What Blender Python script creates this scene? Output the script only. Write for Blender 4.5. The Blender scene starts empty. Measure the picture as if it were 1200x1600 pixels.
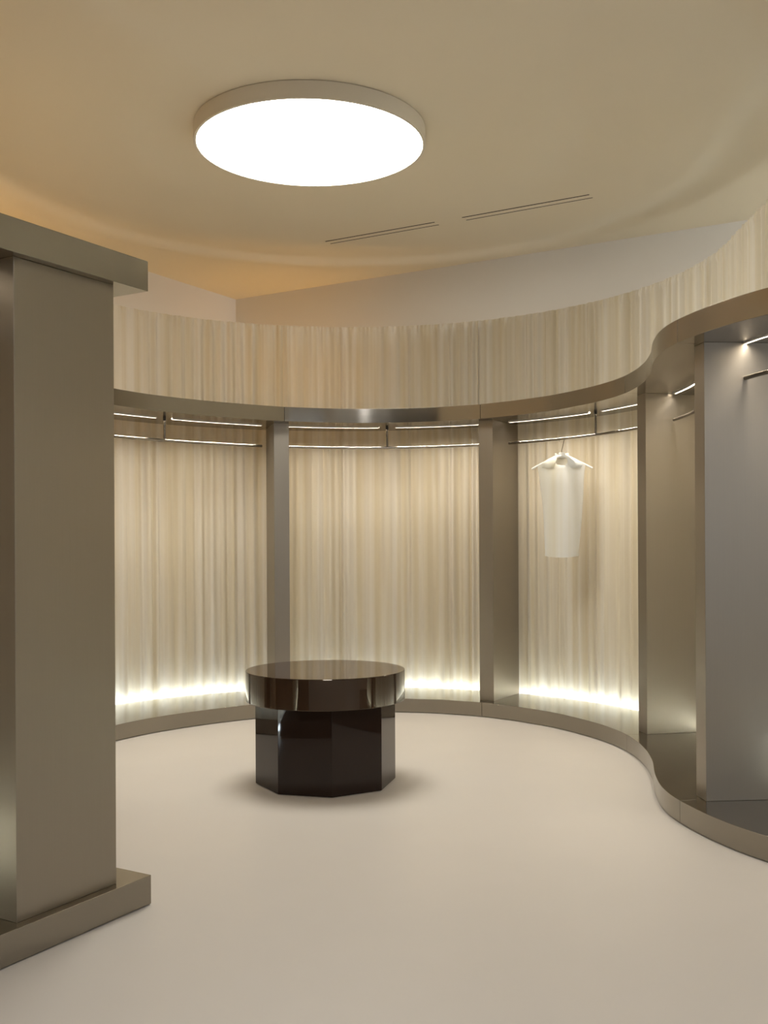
import bpy, bmesh, math, random
import numpy as np
from mathutils import Vector, Matrix
random.seed(7)
PI = math.pi
scene = bpy.context.scene
C = scene.collection

# ------------------------------------------------------------------ camera, world, light, exposure
cam_d = bpy.data.cameras.new('camera')
cam_d.sensor_fit = 'HORIZONTAL'
cam_d.sensor_width = 36.0
cam_d.lens = 36.0 * 1608.4 / 1200.0
cam_d.shift_y = 46.0 / 1200.0
cam_d.clip_start = 0.05
cam = bpy.data.objects.new('camera', cam_d)
C.objects.link(cam)
cam.matrix_world = Matrix.Translation((0, 0, 1.35)) @ Matrix.Rotation(PI/2, 4, 'X') @ Matrix.Rotation(-0.005, 4, 'Z')
scene.camera = cam
scene.view_settings.view_transform = 'Standard'
scene.view_settings.look = 'None'
scene.view_settings.gamma = 1.0
scene.view_settings.use_curve_mapping = False
scene.view_settings.exposure = 0.0

world = bpy.data.worlds.new('world')
scene.world = world
world.use_nodes = True
world.node_tree.nodes['Background'].inputs[0].default_value = (0.75, 0.85, 1.0, 1)
world.node_tree.nodes['Background'].inputs[1].default_value = 0.5

LAMP_EMIT = 20.0
TOP_LED = 18.0
TOP_W = 5.6          # watts per metre of the canopy light strips
FLOOR_LED = 52.0
ANG = 1.0416
D = np.array([math.cos(ANG), math.sin(ANG)])      # direction of the room's long axis
N = np.array([-math.sin(ANG), math.cos(ANG)])     # towards the left wall
def dn(d, n): return (float(d*D[0]+n*N[0]), float(d*D[1]+n*N[1]))
D0, D1, N0, N1 = -2.0, 7.985, -3.2, 6.34
ZC_IN, ZC = 3.76, 3.73

def area(name, loc, direction, sx, sy, power, color, spread=180):
    l = bpy.data.lights.new(name, 'AREA'); l.shape = 'RECTANGLE'; l.size = sx; l.size_y = sy
    l.energy = power; l.color = color; l.spread = math.radians(spread)
    o = bpy.data.objects.new(name, l); C.objects.link(o)
    o.location = loc
    o.rotation_euler = Vector(direction).to_track_quat('-Z', 'Z').to_euler()
    return o
# rear window daylight and inferred rear ceiling light; the other lights are added fill
p = dn(D0-0.12, 2.15);  area('daylight_rear', (p[0], p[1], 1.45), (D[0], D[1], 0), 0.5, 2.5, 18, (0.82, 0.9, 1.0))
p = dn(2.4, N0-0.12);  area('cool_fill_front', (p[0], p[1], 1.9), (N[0], N[1], 0.0), 1.9, 2.8, 13, (0.93, 0.96, 1.0))  # unseen, added to cool the right panels and foreground floor
p = dn(6.9, N0-0.12);  area('cool_fill_side', (p[0], p[1], 3.4), (N[0]+1.2*D[0], N[1]+1.2*D[1], -.15), 1.6, .3, 190, (0.80, 0.9, 1.0), 120)  # unseen, added to whiten the back wall above the curtain
area('ceiling_light_rear', (.3, -.2, 3.68), (0, 0, -1), 1.3, 1.3, 88, (.97, .97, 1.0))
p = dn(5.4, 6.22);     area('warm_fill_left', (p[0], p[1], 2.42), (0, 0, 1), 0.12, 5.0, 12, (1.0, 0.54, 0.14))  # added warm fill behind the curtain, tints left wall and curtain top
p = dn(7.88, 5.2);     area('warm_fill_back', (p[0], p[1], 2.42), (0, 0, 1), 2.0, 0.1, 6.5, (1.0, 0.54, 0.14))  # second added warm fill, for the amber near the back corner
p = dn(1.2, 5.2);      area('warm_fill_side', (p[0], p[1], 2.2), (0, 0, 1), 1.2, 3.0, 16, (1.0, 0.56, 0.14))  # added warm fill for the ceiling at left, out of view

# ------------------------------------------------------------------ materials
def mat(name, color, rough=0.5, metal=0.0, **kw):
    m = bpy.data.materials.new(name); m.use_nodes = True
    b = m.node_tree.nodes['Principled BSDF']
    b.inputs['Base Color'].default_value = (*color, 1)
    b.inputs['Roughness'].default_value = rough
    b.inputs['Metallic'].default_value = metal
    for k, v in kw.items(): b.inputs[k].default_value = v
    return m
def nd(m, t, **kw):
    n = m.node_tree.nodes.new(t)
    for k, v in kw.items(): setattr(n, k, v)
    return n
def noise_color(m, c1, c2, scale=(1, 1, 1), ns=4.0, detail=4, bump=0.0, dist=0.002, rough=None):
    nt = m.node_tree; b = nt.nodes['Principled BSDF']
    tc = nd(m, 'ShaderNodeTexCoord'); mp = nd(m, 'ShaderNodeMapping'); mp.inputs['Scale'].default_value = scale
    nz = nd(m, 'ShaderNodeTexNoise'); nz.inputs['Scale'].default_value = ns; nz.inputs['Detail'].default_value = detail
    cr = nd(m, 'ShaderNodeMix', data_type='RGBA')
    cr.inputs[6].default_value = (*c1, 1); cr.inputs[7].default_value = (*c2, 1)
    nt.links.new(tc.outputs['Object'], mp.inputs[0]); nt.links.new(mp.outputs[0], nz.inputs['Vector'])
    nt.links.new(nz.outputs['Fac'], cr.inputs[0]); nt.links.new(cr.outputs[2], b.inputs['Base Color'])
    if rough:
        mr = nd(m, 'ShaderNodeMapRange'); mr.inputs[3].default_value = rough[0]; mr.inputs[4].default_value = rough[1]
        nt.links.new(nz.outputs['Fac'], mr.inputs[0]); nt.links.new(mr.outputs[0], b.inputs['Roughness'])
    if bump:
        bp = nd(m, 'ShaderNodeBump'); bp.inputs['Strength'].default_value = bump; bp.inputs['Distance'].default_value = dist
        nt.links.new(nz.outputs['Fac'], bp.inputs['Height']); nt.links.new(bp.outputs[0], b.inputs['Normal'])
    return m
M = {}
M['floor'] = noise_color(mat('floor_resin', (.6, .53, .45), .42), (.605, .57, .525), (.575, .54, .495), ns=1.3, rough=(.36, .48))
M['wall'] = noise_color(mat('wall_paint', (.75, .7, .62), .9), (.78, .74, .675), (.76, .72, .655), ns=2.0)
M['ceiling'] = noise_color(mat('ceiling_paint', (.75, .68, .56), .9), (.87, .79, .63), (.85, .77, .61), ns=1.5)
METAL = (.40, .355, .30)
M['metal'] = noise_color(mat('brushed_steel', METAL, .33, 1.0), (.315, .285, .243), (.345, .313, .268), scale=(60, 60, .6), ns=6, rough=(.34, .44))
M['metal_h'] = noise_color(mat('brushed_steel_flat', METAL, .2, 1.0), (.29, .265, .225), (.32, .295, .25), scale=(4, 4, 90), ns=8, rough=(.16, .22))
M['rod'] = mat('polished_steel', (.33, .30, .26), .16, 1.0)
M['black'] = mat('black_plastic', (.015, .013, .012), .5)
M['slot'] = mat('dark_slot', (.02, .015, .01), .9)
M['lacquer'] = mat('dark_brown_lacquer', (.018, .009, .006), .03, IOR=1.38)
M['table_disc'] = mat('dark_mirror_lacquer', (.028, .013, .007), .03, IOR=1.6)
M['table_disc'].node_tree.nodes['Principled BSDF'].inputs['Specular Tint'].default_value = (1.0, .9, .74, 1)
M['wall_dimmed'] = noise_color(mat('dimmed_wall_paint', (.2, .19, .17), .8), (.07, .062, .055), (.055, .05, .045), ns=2.0)  # unseen rear wall darkened to keep its reflection in the tabletop dim
M['trimwhite'] = mat('white_enamel', (.74, .68, .57), .6)
M['diffuse_white'] = mat('white_diffuser', (.85, .83, .8), .6)
M['hanger'] = mat('hanger_acrylic', (.85, .84, .78), .3)
def emis(name, color, strength):
    m = bpy.data.materials.new(name); m.use_nodes = True; nt = m.node_tree
    nt.nodes.remove(nt.nodes['Principled BSDF'])
    e = nd(m, 'ShaderNodeEmission'); e.inputs[0].default_value = (*color, 1); e.inputs[1].default_value = strength
    nt.links.new(e.outputs[0], nt.nodes['Material Output'].inputs[0]); return m
M['lamp'] = emis('lamp_diffuser', (1.0, .96, .87), LAMP_EMIT)
M['led'] = emis('led_strip', (1.0, .86, .68), TOP_LED)
M['led_floor'] = emis('led_floor_strip', (.80, .92, 1.0), FLOOR_LED)
def fabric(name, col, trans, wscale):
    m = bpy.data.materials.new(name); m.use_nodes = True; nt = m.node_tree
    nt.nodes.remove(nt.nodes['Principled BSDF'])
    tc = nd(m, 'ShaderNodeTexCoord'); mp = nd(m, 'ShaderNodeMapping'); mp.inputs['Scale'].default_value = (wscale, wscale, .04)
    nz = nd(m, 'ShaderNodeTexNoise'); nz.inputs['Scale'].default_value = 5.0; nz.inputs['Detail'].default_value = 3
    rm = nd(m, 'ShaderNodeMapRange'); rm.inputs[1].default_value = .35; rm.inputs[2].default_value = .65
    cr = nd(m, 'ShaderNodeMix', data_type='RGBA')
    cr.inputs[6].default_value = (col[0]*.94, col[1]*.90, col[2]*.80, 1); cr.inputs[7].default_value = (col[0]*1.05, col[1]*1.06, col[2]*1.10, 1)  # tan and cream streaks imitate the warm light in the creases
    nt.links.new(tc.outputs['Object'], mp.inputs[0]); nt.links.new(mp.outputs[0], nz.inputs['Vector']); nt.links.new(nz.outputs['Fac'], rm.inputs[0]); nt.links.new(rm.outputs[0], cr.inputs[0])
    d = nd(m, 'ShaderNodeBsdfDiffuse'); t = nd(m, 'ShaderNodeBsdfTranslucent'); mx = nd(m, 'ShaderNodeMixShader'); mx.inputs[0].default_value = trans
    nt.links.new(cr.outputs[2], d.inputs[0]); nt.links.new(cr.outputs[2], t.inputs[0])
    nt.links.new(d.outputs[0], mx.inputs[1]); nt.links.new(t.outputs[0], mx.inputs[2])
    nt.links.new(mx.outputs[0], nt.nodes['Material Output'].inputs[0]); return m, mx
M['curtain'], _ = fabric('sheer_curtain_cloth', (.72, .66, .545), .36, 3.2)
M['blouse'], mx0 = fabric('organza_cloth', (.86, .86, .82), .35, 2)
_nt = M['blouse'].node_tree
_tr = _nt.nodes.new('ShaderNodeBsdfTransparent'); _m2 = _nt.nodes.new('ShaderNodeMixShader'); _m2.inputs[0].default_value = .16
_nt.links.new(mx0.outputs[0], _m2.inputs[1]); _nt.links.new(_tr.outputs[0], _m2.inputs[2]); _nt.links.new(_m2.outputs[0], _nt.nodes['Material Output'].inputs[0])
gm = bpy.data.materials.new('window_glass'); gm.use_nodes = True; nt = gm.node_tree; nt.nodes.remove(nt.nodes['Principled BSDF'])
g = nd(gm, 'ShaderNodeBsdfGlossy'); g.inputs['Roughness'].default_value = .02; t = nd(gm, 'ShaderNodeBsdfTransparent'); mx = nd(gm, 'ShaderNodeMixShader'); mx.inputs[0].default_value = .07
nt.links.new(t.outputs[0], mx.inputs[1]); nt.links.new(g.outputs[0], mx.inputs[2]); nt.links.new(mx.outputs[0], nt.nodes['Material Output'].inputs[0]); M['glass'] = gm

# ------------------------------------------------------------------ helpers
def link(name, bm, material, parent=None, bevel=0.0, sharp=32, at=None):
    """one bmesh -> one object; `at` moves the origin to that point"""
    bmesh.ops.recalc_face_normals(bm, faces=bm.faces)
    for f in bm.faces: f.smooth = True
    lim = math.radians(sharp)
    for e in bm.edges:
        e.smooth = not (len(e.link_faces) == 2 and e.calc_face_angle(0) > lim)
    if at is not None:
        bmesh.ops.translate(bm, verts=bm.verts, vec=-Vector(at))
    me = bpy.data.meshes.new(name); bm.to_mesh(me); bm.free()
    me.materials.append(material)
    o = bpy.data.objects.new(name, me); C.objects.link(o)
    if at is not None: o.location = at
    if parent is not None:
        o.parent = parent
        o.matrix_parent_inverse = parent.matrix_world.inverted() if False else Matrix.Identity(4)
        o.location = o.location - parent.location
    if bevel:
        b = o.modifiers.new('bevel', 'BEVEL'); b.width = bevel; b.segments = 2; b.limit_method = 'ANGLE'; b.angle_limit = math.radians(30)
        for e_ in me.edges: e_.use_edge_sharp = False
        w = o.modifiers.new('normals', 'WEIGHTED_NORMAL'); w.weight = 100; w.keep_sharp = False
    return o
def thing(name, label, cat, loc, group=None):
    o = bpy.data.objects.new(name, None); C.objects.link(o); o.location = loc; o.empty_display_size = .1
    o['label'] = label; o['category'] = cat
    if group: o['group'] = group
    return o
def tag(o, label, cat, group=None):
    o['label'] = label; o['category'] = cat
    if group: o['group'] = group
    return o
def struct(o): o['kind'] = 'structure'; return o
def loft(bm, rings, closed=True, caps=True):
    """rings: list of equal-length point lists"""
    vs = [[bm.verts.new(p) for p in r] for r in rings]
    n = len(vs[0])
    for a, b in zip(vs[:-1], vs[1:]):
        for i in range(n if closed else n-1):
            j = (i+1) % n
            bm.faces.new((a[i], a[j], b[j], b[i]))
    if caps:
        bm.faces.new(vs[0]); bm.faces.new(vs[-1])
    return vs
def prism(bm, poly, z0, z1):
    loft(bm, [[(x, y, z0) for x, y in poly], [(x, y, z1) for x, y in poly]])
def box2(bm, x0, x1, y0, y1, z0, z1): prism(bm, [(x0, y0), (x1, y0), (x1, y1), (x0, y1)], z0, z1)
def dnbox(bm, d0, d1, n0, n1, z0, z1): prism(bm, [dn(d0, n0), dn(d1, n0), dn(d1, n1), dn(d0, n1)], z0, z1)
def tube(bm, pts, r, seg=12, caps=True):
    pts = [Vector(p) for p in pts]; rings = []
    up = Vector((0, 0, 1))
    prev = None
    for i, p in enumerate(pts):
        t = (pts[min(i+1, len(pts)-1)] - pts[max(i-1, 0)]).normalized()
        if prev is None:
            a = t.cross(up)
            if a.length < .2: a = t.cross(Vector((1, 0, 0)))
        else: a = prev - t*prev.dot(t)
        a.normalize(); prev = a; b = t.cross(a)
        rr = r[i] if isinstance(r, (list, tuple)) else r
        rings.append([p + (a*math.cos(k*2*PI/seg) + b*math.sin(k*2*PI/seg))*rr for k in range(seg)])
    loft(bm, rings, caps=caps)
def strip_sweep(bm, front, back, z0, z1):
    """solid slab between two plan polylines of equal length"""
    rings = [[(f[0], f[1], z0), (f[0], f[1], z1), (b[0], b[1], z1), (b[0], b[1], z0)] for f, b in zip(front, back)]
    loft(bm, rings)

# ------------------------------------------------------------------ plan curves
def resample(pts, step):
    pts = np.array(pts, float); d = np.r_[0, np.cumsum(np.hypot(*np.diff(pts, axis=0).T))]
    n = max(2, int(round(d[-1]/step)))
    s = np.linspace(0, d[-1], n+1)
    return np.c_[np.interp(s, d, pts[:, 0]), np.interp(s, d, pts[:, 1])]
def smooth(pts, step, sigma):
    p = resample(pts, step); k = int(3*sigma/step); w = np.exp(-.5*(np.arange(-k, k+1)*step/sigma)**2); w /= w.sum()
    out = []
    for c in range(2):
        a = p[:, c]; ext = np.r_[2*a[0]-a[k:0:-1], a, 2*a[-1]-a[-2:-k-2:-1]]
        out.append(np.convolve(ext, w, 'valid'))
    return np.c_[out[0], out[1]]
arc = lambda cx, cy, r, a0, a1, n: [(cx+r*math.cos(math.radians(a)), cy+r*math.sin(math.radians(a))) for a in np.linspace(a0, a1, n)]
EDGE = arc(-.2, 6.37, 1.745, 211, 158, 9) + [(-1.66, 7.27), (-1.48, 7.47), (-1.26, 7.67), (-1.02, 7.84), (-.78, 7.99), (-.45, 8.1), (-.15, 8.14), (.12, 8.125), (.42, 8.06),
        (.74, 7.905), (.98, 7.70), (1.2, 7.45), (1.32, 7.24), (1.44, 6.98), (1.51, 6.75), (1.545, 6.55), (1.555, 6.3), (1.54, 6.04), (1.497, 5.75), (1.43, 5.47),
        (1.39, 5.21), (1.385, 5.03), (1.40, 4.89), (1.445, 4.67), (1.515, 4.455), (1.60, 4.285), (1.78, 3.99), (2.05, 3.68), (2.4, 3.42)]
EDGE = smooth(EDGE, .02, .06)
CURT = arc(-.234, 6.475, 2.374, 221, -8, 84) + [(2.10, 5.7), (2.09, 5.3), (2.13, 4.95), (2.25, 4.6), (2.45, 4.3), (2.75, 4.05), (3.3, 3.8), (3.9, 3.6)]  # last points carry the curtain on, unseen, to block side light
CURT = smooth(CURT, .02, .08)
def normals(p):
    t = np.gradient(p, axis=0); t /= np.linalg.norm(t, axis=1)[:, None]
    return np.c_[-t[:, 1], t[:, 0]], t            # left of travel = away from the room's middle
EN, ET = normals(EDGE)
def back_dist(p, n):
    best = 9
    a = CURT[:-1] - p; e = CURT[1:] - CURT[:-1]
    den = n[0]*e[:, 1] - n[1]*e[:, 0]
    t = (a[:, 0]*e[:, 1] - a[:, 1]*e[:, 0])/den
    u = (a[:, 0]*n[1] - a[:, 1]*n[0])/den
    ok = (u >= 0) & (u <= 1) & (t > .1)
    return t[ok].min() if ok.any() else .7
BD = np.array([back_dist(p, n) for p, n in zip(EDGE, EN)])
BD = np.convolve(np.r_[[BD[0]]*10, BD, [BD[-1]]*10], np.ones(21)/21, 'valid')
def idx(p): return int(np.argmin(np.hypot(EDGE[:, 0]-p[0], EDGE[:, 1]-p[1])))
iE, iD, iC, iA, iB = idx((-1.835, 6.98)), idx((-.795, 8.07)), idx((.74, 7.9)), idx((1.547, 6.57)), idx((1.40, 4.9))
def off(i0, i1, d):
    sl = slice(i0, i1+1)
    dd = d[sl][:, None] if isinstance(d, np.ndarray) else d
    return EDGE[sl] + EN[sl]*dd

ZB, ZT0, ZT1, ZROD = .111, 2.287, 2.399, 2.118
# ------------------------------------------------------------------ setting: floor, ceiling, walls
bm = bmesh.new(); dnbox(bm, D0-.2, D1+.2, N0-.2, N1+.2, -.1, 0)
struct(link('floor', bm, M['floor']))
# ceiling: flat, with a shallow round recess whose edge is softly rounded
bm = bmesh.new(); cx, cy, R0 = -.229, 6.284, 2.53
NA = 128; corners = [dn(D0, N0), dn(D1, N0), dn(D1, N1), dn(D0, N1)]
def ray_rect(a):
    dx, dy = math.cos(a), math.sin(a)
    dd, nn = dx*D[0]+dy*D[1], dx*N[0]+dy*N[1]; cd, cn = cx*D[0]+cy*D[1], cx*N[0]+cy*N[1]
    t = min([((D1 if dd > 0 else D0)-cd)/dd if abs(dd) > 1e-9 else 99, ((N1 if nn > 0 else N0)-cn)/nn if abs(nn) > 1e-9 else 99])
    return t+.18
angs = sorted([i*2*PI/NA for i in range(NA)] + [math.atan2(c[1]-cy, c[0]-cx) % (2*PI) for c in corners])
rings = []
for a in angs:
    pr = [(R0*.25, ZC_IN), (R0*.6, ZC_IN), (R0-.21, ZC_IN)]
    for k in range(11):
        u = k/10; pr.append((R0-.20+.32*u, ZC_IN + (ZC-ZC_IN)*(3*u*u-2*u**3) + .008*math.sin(PI*u)**2))
    rr = ray_rect(a)
    if R0+.16 < rr-.05: pr.append((R0+.16, ZC))
    else: pr.append((rr-.04, ZC))
    pr.append((rr, ZC))
    rings.append([(cx+r*math.cos(a), cy+r*math.sin(a), z) for r, z in pr])
vs = [[bm.verts.new(p) for p in r] for r in rings]
n = len(vs)
for i in range(n):
    a, b = vs[i], vs[(i+1) % n]
    for k in range(len(a)-1): bm.faces.new((a[k], a[k+1], b[k+1], b[k]))
bm.faces.new([v[0] for v in vs])
top = [bm.verts.new((v[-1].co.x, v[-1].co.y, ZC+.15)) for v in vs]
for i in range(n):
    j = (i+1) % n; bm.faces.new((vs[i][-1], top[i], top[j], vs[j][-1]))
bm.faces.new(top)
struct(link('ceiling', bm, M['ceiling'], sharp=60))

W = .16
bm = bmesh.new(); dnbox(bm, D1, D1+W, N0-W, N1+W, 0, ZC); struct(link('wall_back', bm, M['wall']))
bm = bmesh.new(); dnbox(bm, D0-W, D1, N1, N1+W, 0, ZC); struct(link('wall_left', bm, M['wall']))
def wall_with_hole(fn, a0, a1, h0, h1, z0, z1):
    bm = bmesh.new()
    fn(bm, a0, h0, 0, ZC); fn(bm, h1, a1, 0, ZC)
    if z0 > 0: fn(bm, h0, h1, 0, z0)
    fn(bm, h0, h1, z1, ZC)
    return bm
rear = lambda bm, a, b, z0, z1: dnbox(bm, D0-W, D0, a, b, z0, z1)
side = lambda bm, a, b, z0, z1: dnbox(bm, a, b, N0-W, N0, z0, z1)
struct(link('wall_rear', wall_with_hole(rear, N0-W, N1, 1.87, 2.43, .1, 2.8), M['wall_dimmed']))
bm = wall_with_hole(side, D0, 4.0, 1.4, 3.4, .4, 3.4)
side(bm, 4.0, 6.1, 0, ZC); side(bm, 7.7, D1, 0, ZC); side(bm, 6.1, 7.7, 0, 3.2); side(bm, 6.1, 7.7, 3.6, ZC)
struct(link('wall_right', bm, M['wall']))
def window(name, fn, h0, h1, z0, z1, off0, off1, mull):
    bm = bmesh.new(); f = .04
    fn(bm, h0, h1, z0, z0+f, off0, off1); fn(bm, h0, h1, z1-f, z1, off0, off1)
    fn(bm, h0, h0+f, z0+f, z1-f, off0, off1); fn(bm, h1-f, h1, z0+f, z1-f, off0, off1)
    for k in range(1, mull): x = h0+(h1-h0)*k/mull; fn(bm, x-f/2, x+f/2, z0+f, z1-f, off0, off1)
    w = struct(link(name, bm, M['black']))
    bm = bmesh.new(); mo = (off0+off1)/2; fn(bm, h0+f, h1-f, z0+f, z1-f, mo-.004, mo+.004)
    link('window_pane', bm, M['glass'], w)
window('window_1', lambda bm, a, b, z0, z1, o0, o1: dnbox(bm, D0-o1, D0-o0, a, b, z0, z1), 1.87, 2.43, .1, 2.8, .03, .09, 1)
window('added_window_2', lambda bm, a, b, z0, z1, o0, o1: dnbox(bm, a, b, N0-o1, N0-o0, z0, z1), 1.4, 3.4, .4, 3.4, .03, .09, 3)  # unseen window, added as an opening for the cool front fill
window('added_window_3', lambda bm, a, b, z0, z1, o0, o1: dnbox(bm, a, b, N0-o1, N0-o0, z0, z1), 6.1, 7.7, 3.2, 3.6, .03, .09, 2)  # unseen high window, added for the cool fill on the back wall

# ------------------------------------------------------------------ curtains
CN, CT = normals(CURT)
def curtain(p0, p1, label, seed, ztop=3.193, zbot=.025, curve=None, amp=.017):
    cv = CURT if curve is None else curve
    if curve is None:
        i0 = int(np.argmin(np.hypot(*(CURT-np.array(p0)).T))); i1 = int(np.argmin(np.hypot(*(CURT-np.array(p1)).T)))
        seg = CURT[i0:i1+1]
    else: seg = np.array(curve)
    p = resample(seg, .0075); nn, _ = normals(p)
    nn = np.array([np.mean(nn[max(0, i-6):i+7], axis=0) for i in range(len(nn))])
    rs = np.random.RandomState(seed)
    L = len(p)*.0075; s = np.arange(len(p))*.0075
    # irregular fold phases, drifting a little with height
    def phase(mean, var):
        x = [0.]
        while x[-1] < L+1: x.append(x[-1] + mean*(1+var*(rs.rand()*2-1)))
        x = np.array(x); return np.interp(s, x, np.arange(len(x))*2*PI)
    phA, phB, phC = phase(.105, .5), phase(.23, .5), phase(.036, .5)
    ampA = np.interp(s, np.linspace(0, L, max(3, int(L/.12))), .45+.75*rs.rand(max(3, int(L/.12))))
    drift = np.interp(s, np.linspace(0, L, max(3, int(L/.25))), rs.randn(max(3, int(L/.25)))*.35)
    fine = np.interp(s, np.linspace(0, L, max(3, int(L/.15))), rs.rand(max(3, int(L/.15))))
    zs = [zbot, .12, .4, .8, 1.2, 1.6, 2.0, 2.3, 2.5, 2.7, 2.9, 3.05, 3.13, 3.165, 3.18]
    zs = [z for z in zs if z < ztop-.01] + [ztop]
    bm = bmesh.new(); rows = []
    for z in zs:
        h = z/ztop
        low = 1.0 if z < 2.3 else max(.85, 1-(z-2.3)*.2)
        A = amp*low
        d = A*ampA*np.sin(phA + drift*(h-.5)*3) + A*.45*np.sin(phB - drift*h) + .002*fine*np.sin(phC + drift*h)
        if z > 3.15: d = d*.5 + .004*np.sin(phC*1.0)
        if z in (3.165,): d = d - .004
        # fabric folds are rounder towards the room and creased behind
        q = p + nn*d[:, None]
        rows.append([bm.verts.new((x, y, z)) for x, y in q])
    for a, b in zip(rows[:-1], rows[1:]):
        for i in range(len(a)-1): bm.faces.new((a[i], a[i+1], b[i+1], b[i]))
    o = link('curtain', bm, M['curtain'], sharp=179)
    return tag(o, label, 'curtain', None)
ray = lambda px: (px-600)/1608.4
def on_curt(px):
    r = CURT[:, 0]/CURT[:, 1]; m = np.where(CURT[:, 1] > 7.0)[0]
    i = m[np.argmin(abs(r[m]-ray(px)))]; return CURT[i]
c1, c2 = on_curt(430), on_curt(751)
curtain(CURT[0], c1, 'pleated beige sheer curtain at left, between the big pillar and the first slim post', 3)
curtain(c1, c2, 'pleated beige sheer curtain in the middle, straight behind the round table', 11)
curtain(c2, CURT[-1], 'pleated beige sheer curtain on the right, behind the hanging white blouse', 23)

# ------------------------------------------------------------------ curved display rack
def led(parent, i0, i1, at):
    """emissive strip sunk between two thin lips under the canopy"""
    w = .007
    bm = bmesh.new(); strip_sweep(bm, off(i0, i1, .315-w), off(i0, i1, .315+w), ZT0-.0015, ZT0-.0005)
    s = link('light_strip', bm, M['led'], parent, at=at); 
    bm = bmesh.new(); strip_sweep(bm, off(i0, i1, .315-w-.002), off(i0, i1, .315-w), ZT0-.007, ZT0); strip_sweep(bm, off(i0, i1, .315+w), off(i0, i1, .315+w+.002), ZT0-.007, ZT0)
    r = link('light_channel', bm, M['diffuse_white'], parent, at=at)
    n = max(1, round((i1-i0)*.02/.3)); ks = np.linspace(i0, i1, n+1)
    for a_, b_ in zip(ks[:-1], ks[1:]):
        p0, p1 = [EDGE[int(k)]+EN[int(k)]*.315 for k in (a_, b_)]; c = (p0+p1)/2; k = int((a_+b_)/2)
        strip_light(c, p1-p0, EN[k], float(np.hypot(*(p1-p0))))
    return s
def strip_light(c, along, outward, length):
    """the light a stretch of strip gives off: aimed down and a little towards the curtain"""
    z = Vector((-outward[0]*math.sin(TILT), -outward[1]*math.sin(TILT), math.cos(TILT)))
    x = Vector((along[0], along[1], 0)).normalized(); y = z.cross(x); x = y.cross(z)
    l = bpy.data.lights.new('strip_glow', 'AREA'); l.shape = 'RECTANGLE'; l.size = length; l.size_y = .006
    l.energy = TOP_W*length; l.color = (1.0, .91, .78); l.spread = math.radians(SPREAD)
    o = bpy.data.objects.new('strip_glow', l); C.objects.link(o)
    o.matrix_world = Matrix.Translation((c[0], c[1], ZT0-.010)) @ Matrix((x, y, z)).transposed().to_4x4()
TILT, SPREAD = math.radians(12), 138
def bay(label, i0, i1, panels, bracket, a=.0, b=.0):
    """panels: list of (corner nearest the camera, direction of depth, direction of width)"""
    g = 1 if i1 < len(EDGE)-1 else 0
    cidx = (i0+i1)//2
    loc = Vector((*EDGE[cidx], 0)); at = loc
    t = thing('display_rack_bay', label, 'display rack', loc, 'curved steel rack bays around the room')
    e = .0012
    def ends(poly):
        q = poly.copy(); d0 = q[1]-q[0]; d1 = q[-2]-q[-1]
        q[0] += d0/np.linalg.norm(d0)*e; q[-1] += d1/np.linalg.norm(d1)*e; return q
    bm = bmesh.new(); strip_sweep(bm, ends(off(i0, i1, 0)), ends(off(i0, i1, BD-.065)), .004, ZB); link('base', bm, M['metal_h'], t, bevel=.0015, at=at)
    bm = bmesh.new(); strip_sweep(bm, ends(off(i0, i1, 0)), ends(off(i0, i1, BD-.11)), ZT0, ZT1); link('canopy', bm, M['metal_h'], t, bevel=.0015, at=at)
    for c, dep, wid in panels:
        c = np.array(c); dep = np.array(dep)/np.linalg.norm(dep); wid = np.array(wid)/np.linalg.norm(wid)
        bm = bmesh.new(); q = [c, c+dep*.47, c+dep*.47+wid*.12, c+wid*.12]
        prism(bm, [tuple(v) for v in q], ZB, ZT0); link('side_panel', bm, M['metal'], t, bevel=.0015, at=at)
    s = .02
    j0, j1 = i0+int(a/s), i1-int(b/s)
    jb = bracket
    gap = 3
    if jb is not None:
        led(t, j0, jb-gap, at); led(t, jb+gap, j1, at)
    else: led(t, j0, j1, at)
    bm = bmesh.new(); q = off(j0, j1, .315); tube(bm, [(x, y, ZROD) for x, y in q], .0105, 14); rod = link('hanging_rod', bm, M['rod'], t, at=at)
    if jb is not None:
        x, y = off(jb, jb, .315)[0]
        bm = bmesh.new(); tube(bm, [(x, y, ZROD+.008), (x, y, ZT0-.02)], .009, 12); link('rod_bracket', bm, M['rod'], t, at=at)
        bm = bmesh.new(); tube(bm, [(x, y, ZT0-.02), (x, y, ZT0)], .012, 12); link('bracket_cap', bm, M['black'], t, at=at)
    # light strip in the slot between base and curtain
    bm = bmesh.new(); strip_sweep(bm, off(i0+1, i1-1, BD-.062), off(i0+1, i1-1, BD-.050), .04, .07); link('floor_light_strip', bm, M['led_floor'], t, at=at)
    return t
def ray_idx(px, lo, hi):
    q = EDGE + EN*.315; r = q[:, 0]/q[:, 1]; m = np.arange(lo, hi)
    return int(m[np.argmin(abs(r[m]-ray(px)))])
pC = ((.843, 7.955), (.526, .85), (-.85, .526))
pD = ((-.747, 8.135), (-.24, .97), (-.97, -.24))
pA = ((1.672, 6.565), (.975, .20), (-.20, .975))
pB = ((1.520, 4.875), (.995, .085), (-.085, .995))
nl = EN[0]; tl = ET[0]
pL = (tuple(EDGE[0]+EN[0]*.11+ET[0]*.12), tuple(EN[0]), tuple(-ET[0]))
wE = -ET[iE]; pE = (tuple(EDGE[iE]+EN[iE]*.11-ET[iE]*.0), tuple(EN[iE]), tuple(wE))
bay('left bay of the curved steel rack, between the big pillar and the first slim post', iE, iD, [], ray_idx(258, iE, iD), a=.02, b=.06)
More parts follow.
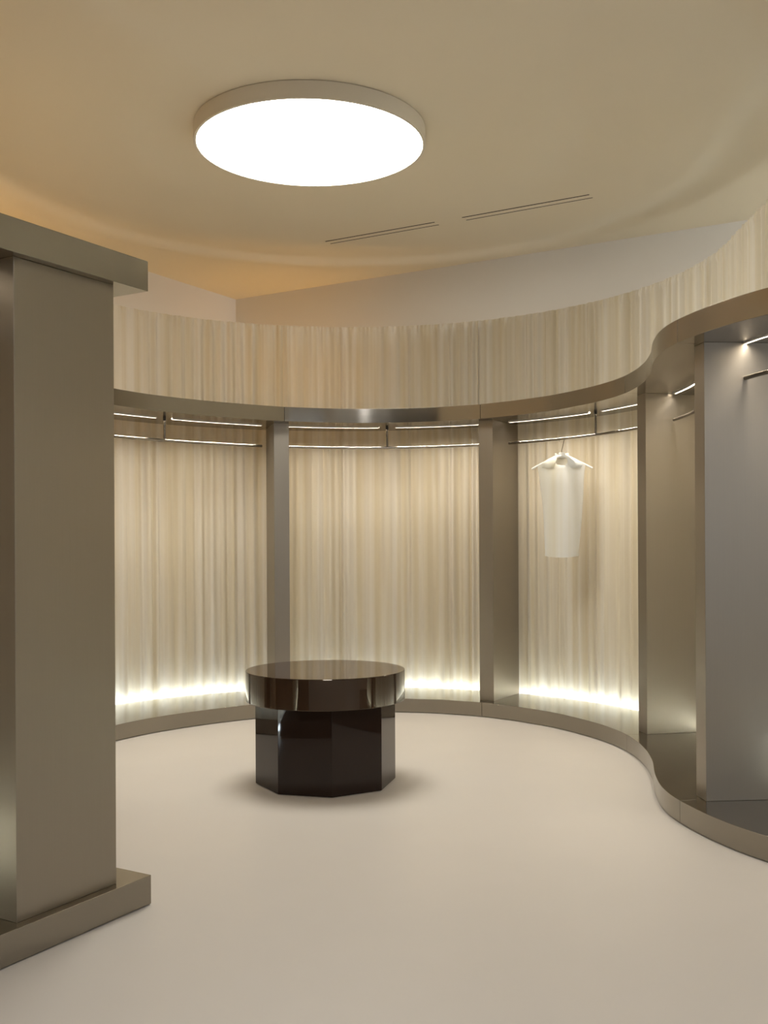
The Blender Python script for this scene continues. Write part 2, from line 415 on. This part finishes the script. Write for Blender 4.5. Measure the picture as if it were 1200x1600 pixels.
bay('curved steel rack bay hidden behind the big pillar, seen mirrored in the table rim', 0, iE, [pL, pE], iE//2, a=.14, b=.14)
bay('middle bay of the curved steel rack with empty rod, behind the round table', iD, iC, [pD], ray_idx(604, iD, iC), a=.06, b=.02)
bay('bay of the curved steel rack holding the rod with the white blouse', iC, iA, [pC, pA], ray_idx(933, iC, iA), a=.07, b=.16)
bay('narrow steel rack bay on the right where the curve bulges out, between two posts', iA, iB, [pB], None, a=.02, b=.16)
bay('nearest right bay of the steel rack, cut off by the photo edge', iB, len(EDGE)-1, [], None, a=.02, b=.1)

# ------------------------------------------------------------------ straight rack at left with its big pillar
L0 = np.array([-.875, 3.84])
t = thing('straight_display_rack', 'straight steel rack at far left with one wide flat pillar', 'display rack', (*L0, 0))
def lp(a, n): q = L0 - D*a + N*n; return (float(q[0]), float(q[1]))
def lbox(bm, a0, a1, n0, n1, z0, z1): prism(bm, [lp(a0, n0), lp(a1, n0), lp(a1, n1), lp(a0, n1)], z0, z1)
at = Vector((*L0, 0))
bm = bmesh.new(); lbox(bm, 0, 2.9, 0, .70, .004, ZB); link('base', bm, M['metal_h'], t, bevel=.0015, at=at)
bm = bmesh.new(); lbox(bm, 0, 2.9, 0, .66, ZT0, ZT1); link('canopy', bm, M['metal_h'], t, bevel=.0015, at=at)
bm = bmesh.new(); lbox(bm, .137, .583, .04, .56, ZB, ZT0); link('pillar', bm, M['metal'], t, bevel=.0015, at=at)
bm = bmesh.new(); lbox(bm, 2.7, 2.82, .04, .56, ZB, ZT0); link('side_panel', bm, M['metal'], t, bevel=.0015, at=at)
bm = bmesh.new(); lbox(bm, .60, 2.68, .30, .322, ZT0-.0015, ZT0-.0005); link('light_strip', bm, M['led'], t, at=at)
bm = bmesh.new(); lbox(bm, .60, 2.68, .298, .30, ZT0-.009, ZT0); lbox(bm, .60, 2.68, .322, .324, ZT0-.009, ZT0); link('light_channel', bm, M['diffuse_white'], t, at=at)
bm = bmesh.new(); lbox(bm, .0, 2.9, .705, .715, .05, .075); link('floor_light_strip', bm, M['led_floor'], t, at=at)
bm = bmesh.new(); tube(bm, [(*lp(.583, .3), ZROD), (*lp(2.7, .3), ZROD)], .0105, 14); link('hanging_rod', bm, M['rod'], t, at=at)
curtain(None, None, 'pleated beige sheer curtain behind the straight steel rack at far left', 31, ztop=2.27, curve=[lp(-.1, .77), lp(3.0, .77)][::-1])

# ------------------------------------------------------------------ round table
TX, TY, TR = -.333, 5.79, .447
t = thing('display_table', 'dark brown glossy round table on an octagonal base in the room centre', 'table', (TX, TY, 0))
def disc(bm, x, y, prof, seg=128, capb=True):
    rings = [[(x+r*math.cos(k*2*PI/seg), y+r*math.sin(k*2*PI/seg), z) for k in range(seg)] for r, z in prof]
    loft(bm, rings)
bm = bmesh.new()
disc(bm, TX, TY, [(TR-.004, .468), (TR-.001, .469), (TR, .472), (TR, .630), (TR-.001, .633), (TR-.004, .6343)])
link('tabletop', bm, M['table_disc'], t, at=(TX, TY, 0), sharp=10)
oc = [(TX+.395*math.cos(.1356+k*PI/4), TY+.02+.395*math.sin(.1356+k*PI/4)) for k in range(8)]
bm = bmesh.new(); prism(bm, oc, .003, .468); link('table_base', bm, M['lacquer'], t, bevel=.0015, at=(TX, TY, 0))

# ------------------------------------------------------------------ ceiling lamp
LX, LY, LR = -.4205, 6.036, .663
t = thing('ceiling_lamp', 'large round flush ceiling lamp glowing white above the table', 'ceiling lamp', (LX, LY, ZC_IN))
bm = bmesh.new(); disc(bm, LX, LY, [(LR-.004, 3.668), (LR, 3.668)]); bm.free()
bm = bmesh.new(); disc(bm, LX, LY, [(LR-.006, 3.667), (LR-.006, 3.672)]); link('lamp_diffuser', bm, M['lamp'], t, at=(LX, LY, ZC_IN))
bm = bmesh.new(); seg = 128
prof = [(LR-.004, 3.676), (LR-.004, 3.664), (LR-.001, 3.6625), (LR+.010, 3.6625), (LR+.012, 3.665), (LR+.012, ZC_IN-.004), (LR+.005, ZC_IN-.002), (LR+.005, ZC_IN)]
loft(bm, [[(LX+r*math.cos(k*2*PI/seg), LY+r*math.sin(k*2*PI/seg), z) for k in range(seg)] for r, z in prof])
link('lamp_housing', bm, M['trimwhite'], t, at=(LX, LY, ZC_IN))

# ------------------------------------------------------------------ linear slots in the ceiling
for (ax, ay), (bx, by), lab in (((-.438, 8.29), (.412, 7.806), 'pair of thin dark air slots in the ceiling, the shorter left one'),
                                ((.612, 7.697), (1.46, 7.203), 'pair of thin dark air slots in the ceiling, right one')):
    t = thing('ceiling_vent', lab, 'ceiling vent', ((ax+bx)/2, (ay+by)/2, ZC_IN), 'linear air slots in the ceiling')
    d = Vector((bx-ax, by-ay, 0)).normalized(); nn = Vector((-d.y, d.x, 0)); o0 = Vector((ax, ay, 0)); Ln = math.hypot(bx-ax, by-ay)
    def q(bm, u0, u1, v0, v1, z0, z1):
        prism(bm, [tuple((o0+d*u+nn*v)[:2]) for u, v in ((u0, v0), (u1, v0), (u1, v1), (u0, v1))], z0, z1)
    at = (*t.location[:2], ZC_IN)
    bm = bmesh.new(); q(bm, .0, Ln, -.030, .030, ZC_IN-.0015, ZC_IN+.02); link('vent_frame', bm, M['ceiling'], t, at=at)
    bm = bmesh.new(); q(bm, 0, Ln, -.040, -.034, ZC_IN-.003, ZC_IN+.01); link('slot', bm, M['slot'], t, at=at)
    bm = bmesh.new(); q(bm, 0, Ln, .034, .037, ZC_IN-.003, ZC_IN+.01); link('slot', bm, M['slot'], t, at=at)

# ------------------------------------------------------------------ blouse on its hanger
q = EDGE + EN*.315; r = q[:, 0]/q[:, 1]; m = np.where((q[:, 1] > 7) & (q[:, 0] > 1))[0]
i = m[np.argmin(abs(r[m]-ray(880)))]; HX, HY = map(float, q[i])
HB = Vector((HX, HY, 0)); X1 = Vector((.985, -.17, 0)); Y1 = Vector((.17, .985, 0))   # garment axes: width, depth
def hp(u, v, z): w = HB + X1*u + Y1*v; return (w.x, w.y, z)
t = thing('clothes_hanger', 'white hanger with thin steel hook on the curved rod, carrying the blouse', 'hanger', (HX, HY, ZROD))
at = (HX, HY, ZROD)
bm = bmesh.new(); pts = []
a0 = Vector((.62, -.78, 0)).normalized()
rc = .024
for k in range(19):
    a = math.radians(200 - k*235/18)
    pts.append(Vector((HX, HY, ZROD-.010)) + a0*rc*math.cos(a) + Vector((0, 0, rc*math.sin(a)+.0)))
pts += [Vector((HX, HY, ZROD-.06))+a0*.010, Vector((HX, HY, ZROD-.085)), Vector((HX, HY, ZROD-.135))]
tube(bm, pts, .0024, 8); link('hook', bm, M['rod'], t, at=at)
bm = bmesh.new(); pts = []; rad = []
for k in range(-14, 15):
    u = k/14; z = 1.990 - .010*abs(u)**1.0 - .088*abs(u)**1.25
    pts.append(Vector(hp(u*.226, -.0, z))); rad.append(.011 - .004*abs(u))
tube(bm, pts, rad, 12); link('hanger_body', bm, M['hanger'], t, at=at)
bm = bmesh.new(); loft(bm, [[hp(-.034, -.006, 1.975), hp(.034, -.006, 1.975), hp(.034, .006, 1.975), hp(-.034, .006, 1.975)], [hp(-.020, -.005, 2.016), hp(.020, -.005, 2.016), hp(.020, .005, 2.016), hp(-.020, .005, 2.016)]])
link('neck_plate', bm, M['hanger'], t, bevel=.002, at=at)

t = thing('blouse', 'sheer white sleeveless blouse with open collar hanging from the curved rod', 'blouse', (HX, HY, 1.24))
at = (HX, HY, 1.24)
NS = 36
def half_w(z):
    return float(np.interp(z, [1.23, 1.35, 1.6, 1.75, 1.85, 1.915], [.123, .132, .148, .160, .168, .178]))
def body_pt(th, z):
    hw = half_w(z); dp = float(np.interp(z, [1.23, 1.8, 1.93], [.045, .055, .028]))
    w = .004*math.sin(th*7+z*5)*(1.95-z)
    return hp(hw*math.cos(th)+.004*math.sin(z*9), (dp+w)*math.sin(th), z + (.006*math.cos(2*th) if z < 1.25 else 0))
bm = bmesh.new()
zs = [1.235, 1.245, 1.3, 1.4, 1.5, 1.6, 1.68, 1.75, 1.8, 1.85, 1.89, 1.915]
rows = [[bm.verts.new(body_pt(k*2*PI/NS, z)) for k in range(NS)] for z in zs]
for a, b in zip(rows[:-1], rows[1:]):
    for k in range(NS): j = (k+1) % NS; bm.faces.new((a[k], a[j], b[j], b[k]))
# shoulders: front and back yoke meeting along the shoulder slope, neck left open (deeper in front)
def sh(u): return 2.0 - .012 - .085*(abs(u)/.178)**1.25*.75
for side_, neckz in ((-1, 1.90), (1, 1.965)):
    top = rows[-1]
    ks = [k for k in range(NS+1)]
    seq = [k % NS for k in range(NS//2, NS+1)] if side_ == -1 else [k for k in range(0, NS//2+1)][::-1]
    up = []
    for k in seq:
        v = top[k]; rel = Vector(v.co) - HB; u = rel.dot(X1); dpt = rel.dot(Y1)
        if abs(u) < .062:
            z = neckz + (sh(.062)-neckz)*(abs(u)/.062)**2; v2 = dpt*.5 + side_*.006
        else: z = sh(u); v2 = side_*.004
        up.append(bm.verts.new(hp(u, v2, max(z, 1.917))))
    for k in range(len(seq)-1): bm.faces.new((top[seq[k]], top[seq[k+1]], up[k+1], up[k]))
link('bodice', bm, M['blouse'], t, sharp=80, at=at)
# collar flaps, folded down from the neck
for s in (-1, 1):
    bm = bmesh.new()
    a = [hp(s*.028, .012, 2.000), hp(s*.060, -.004, 1.985), hp(s*.105, -.014, 1.962), hp(s*.150, -.016, 1.935)]
    b = [hp(s*.052, -.040, 1.915), hp(s*.066, -.046, 1.895), hp(s*.105, -.044, 1.893), hp(s*.150, -.030, 1.905)]
    mid = [tuple((Vector(p)+Vector(r_))/2 + Vector((0, 0, 0)) - Y1*.012) for p, r_ in zip(a, b)]
    loft(bm, [a, mid, b], closed=False, caps=False)
    o = link('collar', bm, M['blouse'], t, at=at)
    so = o.modifiers.new('thick', 'SOLIDIFY'); so.thickness = .002
bm = bmesh.new()
pts1 = [hp(.062*math.cos(a), .024*math.sin(a)+.004, 1.962+.02*abs(math.cos(a))) for a in np.linspace(0, PI, 15)]
pts2 = [hp(.050*math.cos(a), .022*math.sin(a)+.004, 2.006+.004*abs(math.cos(a))) for a in np.linspace(0, PI, 15)]
loft(bm, [pts1, pts2], closed=False, caps=False)
o = link('collar_stand', bm, M['blouse'], t, at=at); so = o.modifiers.new('thick', 'SOLIDIFY'); so.thickness = .002
bm = bmesh.new()
rings = []
for z in (1.228, 1.252):
    rings.append([tuple(Vector(body_pt(k*2*PI/NS, z)) + (Vector((math.cos(k*2*PI/NS)*X1.x, math.cos(k*2*PI/NS)*X1.y, 0)) + Y1*math.sin(k*2*PI/NS))*.0025) for k in range(NS)])
loft(bm, rings, caps=False); link('hem', bm, M['blouse'], t, at=at)
